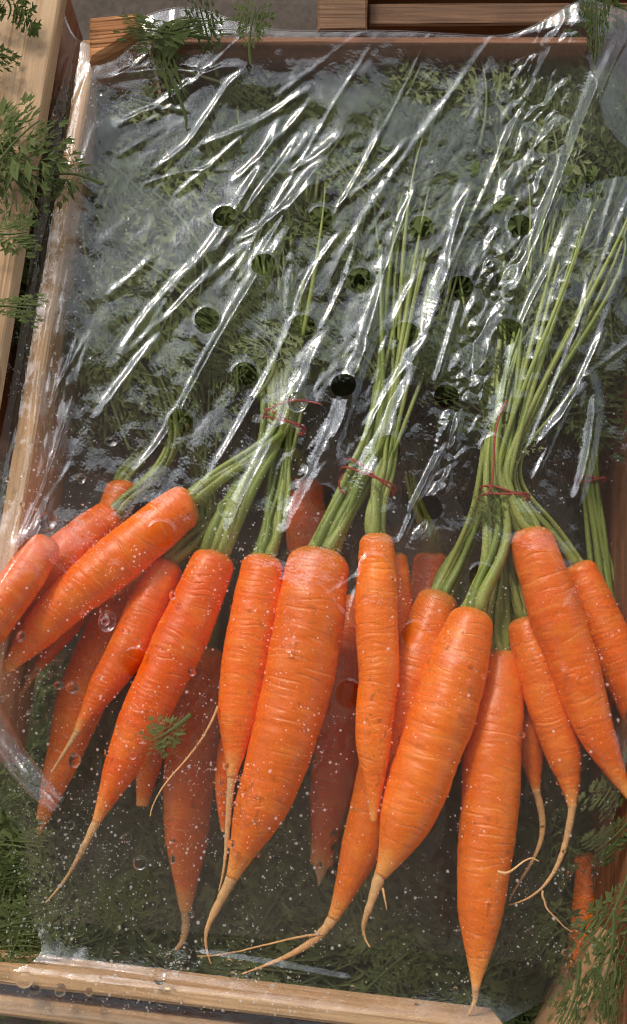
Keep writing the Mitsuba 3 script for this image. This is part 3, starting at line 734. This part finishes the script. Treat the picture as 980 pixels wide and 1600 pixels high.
CREASES = [
    ([(205, 745), (270, 660), (320, 565), (400, 430), (470, 340)], .0026, .0022), ([(158, 132), (250, 112), (335, 122)], .0020, .0020), ([(180, 197), (250, 160), (320, 120), (390, 106)], .0022, .002),
    ([(190, 192), (250, 168), (300, 172)], .0012, .0015), ([(232, 265), (310, 200), (345, 150), (390, 108)], .002, .0018), ([(490, 133), (420, 175), (360, 205), (305, 225)], .002, .002),
    ([(360, 280), (425, 220), (490, 150)], .0018, .0018), ([(365, 370), (430, 330), (500, 250)], .002, .0017), ([(400, 400), (450, 325), (500, 270)], .0014, .0014), ([(520, 320), (590, 265), (640, 210)], .002, .0018),
    ([(610, 395), (632, 330), (655, 280)], .0016, .0014), ([(800, 470), (830, 400), (870, 290), (940, 120), (985, 40)], .0034, .0026), ([(788, 625), (820, 500), (880, 390)], .0026, .0017),
    ([(680, 605), (705, 520), (735, 420)], .0020, .0016), ([(505, 745), (565, 565), (610, 400), (650, 300)], .0024, .0024), ([(500, 510), (545, 415), (560, 350)], .0016, .0014),
    ([(740, 620), (830, 400), (900, 240), (990, 40)], .0040, .0050), ([(560, 800), (640, 600), (700, 420), (740, 260)], .0034, .0046), ([(300, 620), (400, 430), (480, 290), (560, 150)], .0030, .0044),
    ([(845, 385), (885, 285), (945, 130), (990, 50)], .0016, .0010), ([(836, 392), (872, 292), (930, 140)], .0010, .0010),
    ([(898, 800), (932, 650), (925, 575)], .0026, .0026), ([(835, 705), (880, 645), (918, 595)], .0022, .0024), ([(345, 865), (400, 740), (460, 620), (530, 480)], .0022, .0032), ([(440, 850), (500, 720), (560, 560), (600, 440)], .0024, .0034),
    ([(625, 850), (650, 790), (690, 700)], .0016, .0014), ([(165, 465), (205, 430), (240, 395)], .0014, .002), ([(185, 555), (235, 480), (300, 405)], .0016, .002), ([(150, 660), (240, 530), (325, 420)], .0018, .0024),
    ([(0, 1140), (25, 1190), (50, 1240)], .0018, .0022), ([(95, 430), (70, 560), (55, 700)], .0018, .0016), ([(140, 130), (118, 230), (105, 330)], .0018, .002), ([(75, 600), (45, 760), (20, 860)], .0016, .002), ([(110, 600), (95, 720), (70, 830)], .001, .0018),
    ([(92, 262), (120, 284), (152, 308)], .0026, .0014), ([(700, 420), (715, 350), (742, 280)], .0018, .0015), ([(460, 480), (500, 400), (540, 350)], .0014, .0013), ([(590, 560), (625, 480), (655, 420)], .0015, .0015),
    ([(570, 690), (600, 620), (640, 560)], .0015, .0016), ([(640, 800), (672, 740), (700, 690)], .0018, .0013), ([(300, 1490), (420, 1510), (560, 1535)], .0016, .0014), ([(20, 1500), (200, 1520), (420, 1555)], .0014, .0014),
    ([(100, 1530), (300, 1550), (600, 1590)], .0014, .0014), ([(0, 960), (30, 900), (75, 820)], .0012, .0018), ([(380, 330), (430, 260), (470, 200)], .0016, .0016), ([(270, 300), (330, 250), (400, 190)], .0014, .0015),
    ([(540, 300), (580, 230), (600, 160)], .0012, .002), ([(740, 200), (760, 140), (765, 90)], .0015, .003), ([(545, 980), (560, 910), (575, 860)], .0010, .0012), ([(400, 1380), (440, 1420), (480, 1460)], .0010, .0012),
]
cr = np.random.default_rng(5)


def fan_crease(x, y, ang, ln, a, w, fork=True):
    p, pts_ = np.array([x, y], float), [(x, y)]
    for _ in range(3):
        ang += cr.normal(0, 4)
        p = p + ln / 3 * np.array([math.cos(math.radians(ang)), -math.sin(math.radians(ang))])
        pts_.append(tuple(p))
    CREASES.append((pts_, a, w))
    if fork and cr.uniform() < 0.45:
        q_ = pts_[int(cr.integers(1, 3))]
        fan_crease(q_[0], q_[1], ang + cr.choice([-1, 1]) * cr.uniform(10, 24), ln * 0.5, a * 0.7, w * 0.85, False)


for _ in range(16):
    x, w_ = cr.uniform(150, 930), cr.uniform(.0009, .0026)
    fan_crease(x, cr.uniform(360, 810), 46 + x / 980 * 27 + cr.normal(0, 4), cr.uniform(280, 660), w_ * cr.uniform(.45, 1.0), w_)
for _ in range(6):
    fan_crease(cr.uniform(165, 420), cr.uniform(120, 350), cr.uniform(18, 46), cr.uniform(90, 300), cr.uniform(.0005, .0013), cr.uniform(.0007, .0016))
for _ in range(22):
    fan_crease(cr.uniform(150, 930), cr.uniform(950, 1480), cr.uniform(30, 150), cr.uniform(50, 200), cr.uniform(.0002, .0006), cr.uniform(.0006, .0012))
for _ in range(14):
    fan_crease(cr.uniform(20, 110), cr.uniform(300, 950), cr.uniform(72, 88), cr.uniform(120, 300), cr.uniform(.0004, .0010), cr.uniform(.0008, .0016))
NEAR = 1 + 0.8 * np.clip((0.10 - WY) / 0.07, 0, 1) * np.clip((WY + 0.06) / 0.04, 0, 1)      # tighter folds where the sheet bends over the crowns
H = H0.copy()
for poly, a, w in CREASES:
    H += NEAR * crease(poly, a * 0.5, w * 0.75)


def patch(poly, soft=0.006):
    m = inside(poly, 0)
    return np.clip(ndimage.distance_transform_edt(m) * RES / soft, 0, 1)


def crinkle(scale, seed, stretch=2.2, ang=math.radians(62)):
    """sharp small facets, longer along the folds"""
    u = WX * math.cos(ang) + WY * math.sin(ang)
    v = -WX * math.sin(ang) + WY * math.cos(ang)
    q = np.stack([u / scale / stretch, v / scale, 0 * u + seed], -1)
    warp = meshkit.fbm(q * 0.7 + 9, 2, seed)
    n = meshkit.fbm(q + warp[..., None] * 0.9, 3, seed + 5)
    return np.abs(n - 0.5) * 2


band_poly = [(640, 850), (680, 700), (705, 560), (735, 420), (775, 300), (790, 110), (850, 60), (905, 70), (890, 200), (850, 330), (810, 470), (770, 610), (720, 740), (680, 850)]
P1 = patch(band_poly)
P2 = patch([(560, 400), (600, 260), (660, 200), (780, 200), (785, 300), (760, 400), (700, 460), (620, 440)])
P3 = patch([(330, 400), (360, 250), (480, 180), (620, 190), (640, 320), (560, 420), (460, 540), (400, 520)])
P4 = patch([(140, 120), (200, 90), (500, 110), (500, 200), (260, 300), (180, 260)])
P5 = patch([(440, 520), (560, 480), (700, 470), (700, 620), (640, 740), (440, 850), (400, 760)], 0.02)
H += 0.0042 * NEAR * P1 * crinkle(0.0080, 3) + 0.0010 * P2 * crinkle(0.0085, 11, 1.8) + 0.0004 * P3 * crinkle(0.0075, 21) + 0.0003 * P4 * crinkle(0.010, 31, 2.5, math.radians(30)) + 0.0012 * NEAR * P5 * crinkle(0.009, 41, 3)
q = np.stack([WX, WY, 0 * WX], -1)
H += 0.0016 * (meshkit.fbm(q * 55, 3, 2) - 0.5) + 0.0004 * (crinkle(0.014, 51, 3.5) - 0.3)
FU = WX * math.cos(math.radians(62)) + WY * math.sin(math.radians(62))
FV = -WX * math.sin(math.radians(62)) + WY * math.cos(math.radians(62))
up = np.clip((WY + 0.03) / 0.08, 0.0, 1)
fold = meshkit.fbm(np.stack([FU * 5, FV * 40, 0 * FU], -1), 2, 5)
H += up * (0.0022 * np.abs(fold - 0.5) + 0.0006 * (meshkit.fbm(np.stack([FU * 45, FV * 60, 0 * FU + 4], -1), 2, 6) - 0.5))
H += 0.0055 * patch([(120, 90), (620, 70), (560, 380), (330, 420), (150, 380)], 0.03) * (meshkit.fbm(np.stack([WX * 22 + WY * 8, WY * 30, 0 * WX + 8], -1), 2, 8) - 0.5)
H += 0.011 * patch([(785, 15), (1020, -30), (1020, 260), (900, 280), (800, 120)], 0.035)
H = ndimage.gaussian_filter(H, 0.6)
for c_ in at([q_[0] for q_ in HOLES], [q_[1] for q_ in HOLES], 0.0)[:, :2]:
    H += 0.0003 * np.exp(-((np.hypot(WX - c_[0], WY - c_[1]) - 0.0061) / 0.0009) ** 2)
HOBST = H0 - 0.0012
H = np.maximum(H, HOBST)

def height(field, x, y):
    i, j = cell(x, y)
    return ndimage.map_coordinates(field, [j.ravel(), i.ravel()], order=3, mode='nearest').reshape(x.shape)


def sheet(left, right, top, bottom, nu, nv, field, holes, rad=0.0061):
    """a sheet between four edges (photo positions), its height from the field, with round punched holes"""
    e = {}
    for name, p, n in (('l', left, nv), ('r', right, nv), ('t', top, nu), ('b', bottom, nu)):
        e[name] = spline(at([q[0] for q in p], [q[1] for q in p], 0)[:, :2], n)
    u, v = np.meshgrid(np.linspace(0, 1, nu), np.linspace(0, 1, nv))
    u, v = u[..., None], v[..., None]
    xy = (1 - v) * e['t'][None] + v * e['b'][None] + (1 - u) * e['l'][:, None] + u * e['r'][:, None] - ((1 - u) * (1 - v) * e['t'][0] + u * (1 - v) * e['t'][-1] + (1 - u) * v * e['b'][0] + u * v * e['b'][-1])
    xy = xy.reshape(-1, 2)
    idx = np.arange(nu * nv).reshape(nv, nu)
    a, b, c, d = idx[:-1, :-1].ravel(), idx[:-1, 1:].ravel(), idx[1:, 1:].ravel(), idx[1:, :-1].ravel()
    f = np.vstack([np.stack([a, c, b], 1), np.stack([a, d, c], 1)])
    cen = xy[f].mean(1)
    keep = np.ones(len(f), bool)
    for c_ in holes:
        keep &= np.hypot(*(cen - c_).T) > rad
    f = f[keep]
    used = np.zeros(len(xy), bool)
    used[f.ravel()] = True
    step = 1.15 * max(np.linalg.norm(xy[1] - xy[0]), np.linalg.norm(xy[nu] - xy[0]))
    for c_ in holes:
        dd = xy - c_
        r = np.hypot(*dd.T)
        edge = used & (r < rad + 0.45 * step) & (r > 1e-6)
        xy[edge] = c_ + dd[edge] * (rad / r[edge])[:, None]
    z = height(field, xy[:, 0], xy[:, 1]) + np.random.default_rng(nu).normal(0, 2.3e-5, len(xy))      # the grain of thin film
    new = np.cumsum(used) - 1
    return np.column_stack([xy, z])[used], new[f]


hole_xy = at([q[0] for q in HOLES], [q[1] for q in HOLES], 0.0)[:, :2]
tag('plastic_bag', 'clear perforated plastic bag with condensation, lying over the carrots', 'bag')
front = sheet([(95, 8), (60, 250), (22, 560), (-22, 800), (-45, 1050), (-30, 1230), (30, 1310), (44, 1430), (60, 1492), (-20, 1530), (-60, 1560), (-60, 1640)], [(1000, 25), (1012, 400), (1002, 900), (985, 1200), (940, 1400), (905, 1552)],
              [(95, 8), (150, 78), (205, 45), (300, 22), (392, 50), (600, 57), (800, 64), (870, 42), (1000, 25)], [(-60, 1640), (200, 1680), (560, 1645), (790, 1602), (870, 1570), (905, 1552)], 700, 1080, H, hole_xy)
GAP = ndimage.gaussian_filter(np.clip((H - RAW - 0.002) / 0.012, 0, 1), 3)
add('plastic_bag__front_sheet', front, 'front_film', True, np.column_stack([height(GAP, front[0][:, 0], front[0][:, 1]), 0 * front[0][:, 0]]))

p = front[0][:700:5].copy()
p[:, 2] = ndimage.gaussian_filter1d(p[:, 2], 2) + 0.0004
add('plastic_bag__open_edge', tube(p, 0.0006, 8, True), 'clear_film', True)
hb = drape(ndimage.grey_dilation(raster(body_points(-1, -0.065), -0.085), 5), 5, (8, 5, 3))
hb = np.clip(hb + 0.001, -0.064, -0.0585) + 0.0016 * (meshkit.fbm(q * 45, 3, 77) - 0.5) + 0.0012 * crinkle(0.012, 61, 2.5)
back = sheet([(120, 80), (60, 560), (20, 900), (20, 1200), (40, 1470)], [(985, 60), (985, 600), (985, 1100), (935, 1400), (900, 1545)], [(120, 80), (500, 75), (985, 60)], [(40, 1470), (400, 1500), (900, 1545)], 260, 420, hb, [])
add('plastic_bag__back_sheet', back, 'back_film', True, np.tile([0.8, 0.0], (len(back[0]), 1)))

p = spline(at([-30, 8, 48, 90], [1075, 1160, 1215, 1258], [-0.004, -0.002, 0.0, 0.001]), 40)
a = np.arange(20) / 20 * 2 * math.pi
wav = 1 + 0.35 * (meshkit.noise(np.stack(np.broadcast_arrays(np.cos(a)[None] * 1.5, np.sin(a)[None] * 1.5, np.arange(40)[:, None] * 0.16), -1)) - 0.5)
add('plastic_bag__rolled_edge', tube(p, np.linspace(0.0075, 0.0042, 40), 20, False, wav), 'clear_film', True)
flat = 0 * H - 0.006 + 0.0022 * (meshkit.fbm(q * 60, 2, 91) - 0.5) + 0.001 * crinkle(0.012, 71)
flap = sheet([(30, 1275), (34, 1360), (40, 1446)], [(170, 1330), (160, 1390), (148, 1425)], [(30, 1275), (170, 1330)], [(40, 1446), (110, 1449), (140, 1442), (148, 1425)], 60, 80, flat, [])
add('plastic_bag__corner_flap', flap, 'clear_film', True)

# ------------------------------------------------------------------ drops of condensation on the sheet
dome = trimesh.creation.icosphere(subdivisions=2)
dv = dome.vertices.copy()
dv[:, 2] = np.where(dv[:, 2] > 0, dv[:, 2] * 0.55, dv[:, 2] * 0.12)
small = trimesh.creation.icosphere(subdivisions=1)
sv = small.vertices.copy()
sv[:, 2] = np.where(sv[:, 2] > 0, sv[:, 2] * 0.6, sv[:, 2] * 0.15)


def sheet_z(p):
    i, j = cell(p[0], p[1])
    i0, j0 = int(i), int(j)
    a, b = i - i0, j - j0
    return float(H[j0, i0] * (1 - a) * (1 - b) + H[j0, i0 + 1] * a * (1 - b) + H[j0 + 1, i0] * (1 - a) * b + H[j0 + 1, i0 + 1] * a * b)


def drop_spot(r):
    while True:
        px, py = r.uniform(5, 975), r.uniform(120, 1585)
        w = 0.10 + 0.9 * np.clip((py - 500) / 700, 0, 1) * np.clip((760 - px) / 500, 0.25, 1) + 0.5 * (px < 160)
        w *= 0.06 + 4.5 * meshkit.fbm(np.array([px / 55, py / 55, 3.0]), 2) ** 3.2
        if r.uniform() < w * 0.8:
            p = at(px, py, 0.0)
            if np.hypot(*(hole_xy - p[:2]).T).min() > 0.008:
                return p


big = [(465, 626, 15), (355, 793, 15), (175, 690, 9), (115, 1075, 9), (170, 972, 14), (115, 1188, 9), (95, 1072, 7), (250, 1525, 10), (45, 1000, 8), (600, 380, 10), (530, 524, 9), (618, 343, 7), (635, 290, 7), (88, 587, 8), (80, 820, 16),
       (55, 1545, 7), (40, 1530, 11), (95, 1546, 8), (140, 1549, 6), (215, 1350, 11), (105, 1290, 7), (360, 1320, 6), (195, 1310, 7), (206, 1180, 6), (130, 750, 7), (215, 1005, 6), (300, 1050, 7), (270, 930, 6)]
for i in range(220):
    if i < len(big):
        p, rr = at(big[i][0], big[i][1], 0), big[i][2] * 0.00030
    else:
        p, rr = drop_spot(rng), rng.uniform(1.4, 4.2) * 0.00030 * (1.3 if rng.uniform() < .3 else 1)
    z = sheet_z(p)
    s = np.array([rr * rng.uniform(.85, 1.15), rr * rng.uniform(.9, 1.25), rr])
    add('plastic_bag__droplet', (dv * s + [p[0], p[1], z + 0.12 * rr + 0.0001], dome.faces), 'water', True)
mist = []
for i in range(5200):
    p, rr = drop_spot(rng), rng.uniform(0.5, 1.0 + 2.0 * rng.uniform() ** 4) * 0.00028
    z = sheet_z(p)
    mist.append((sv * rr + [p[0], p[1], z + 0.15 * rr + 0.0001], small.faces))
tag(add('plastic_bag__droplet_mist', join(mist), 'fine_drops', True), kind='stuff')
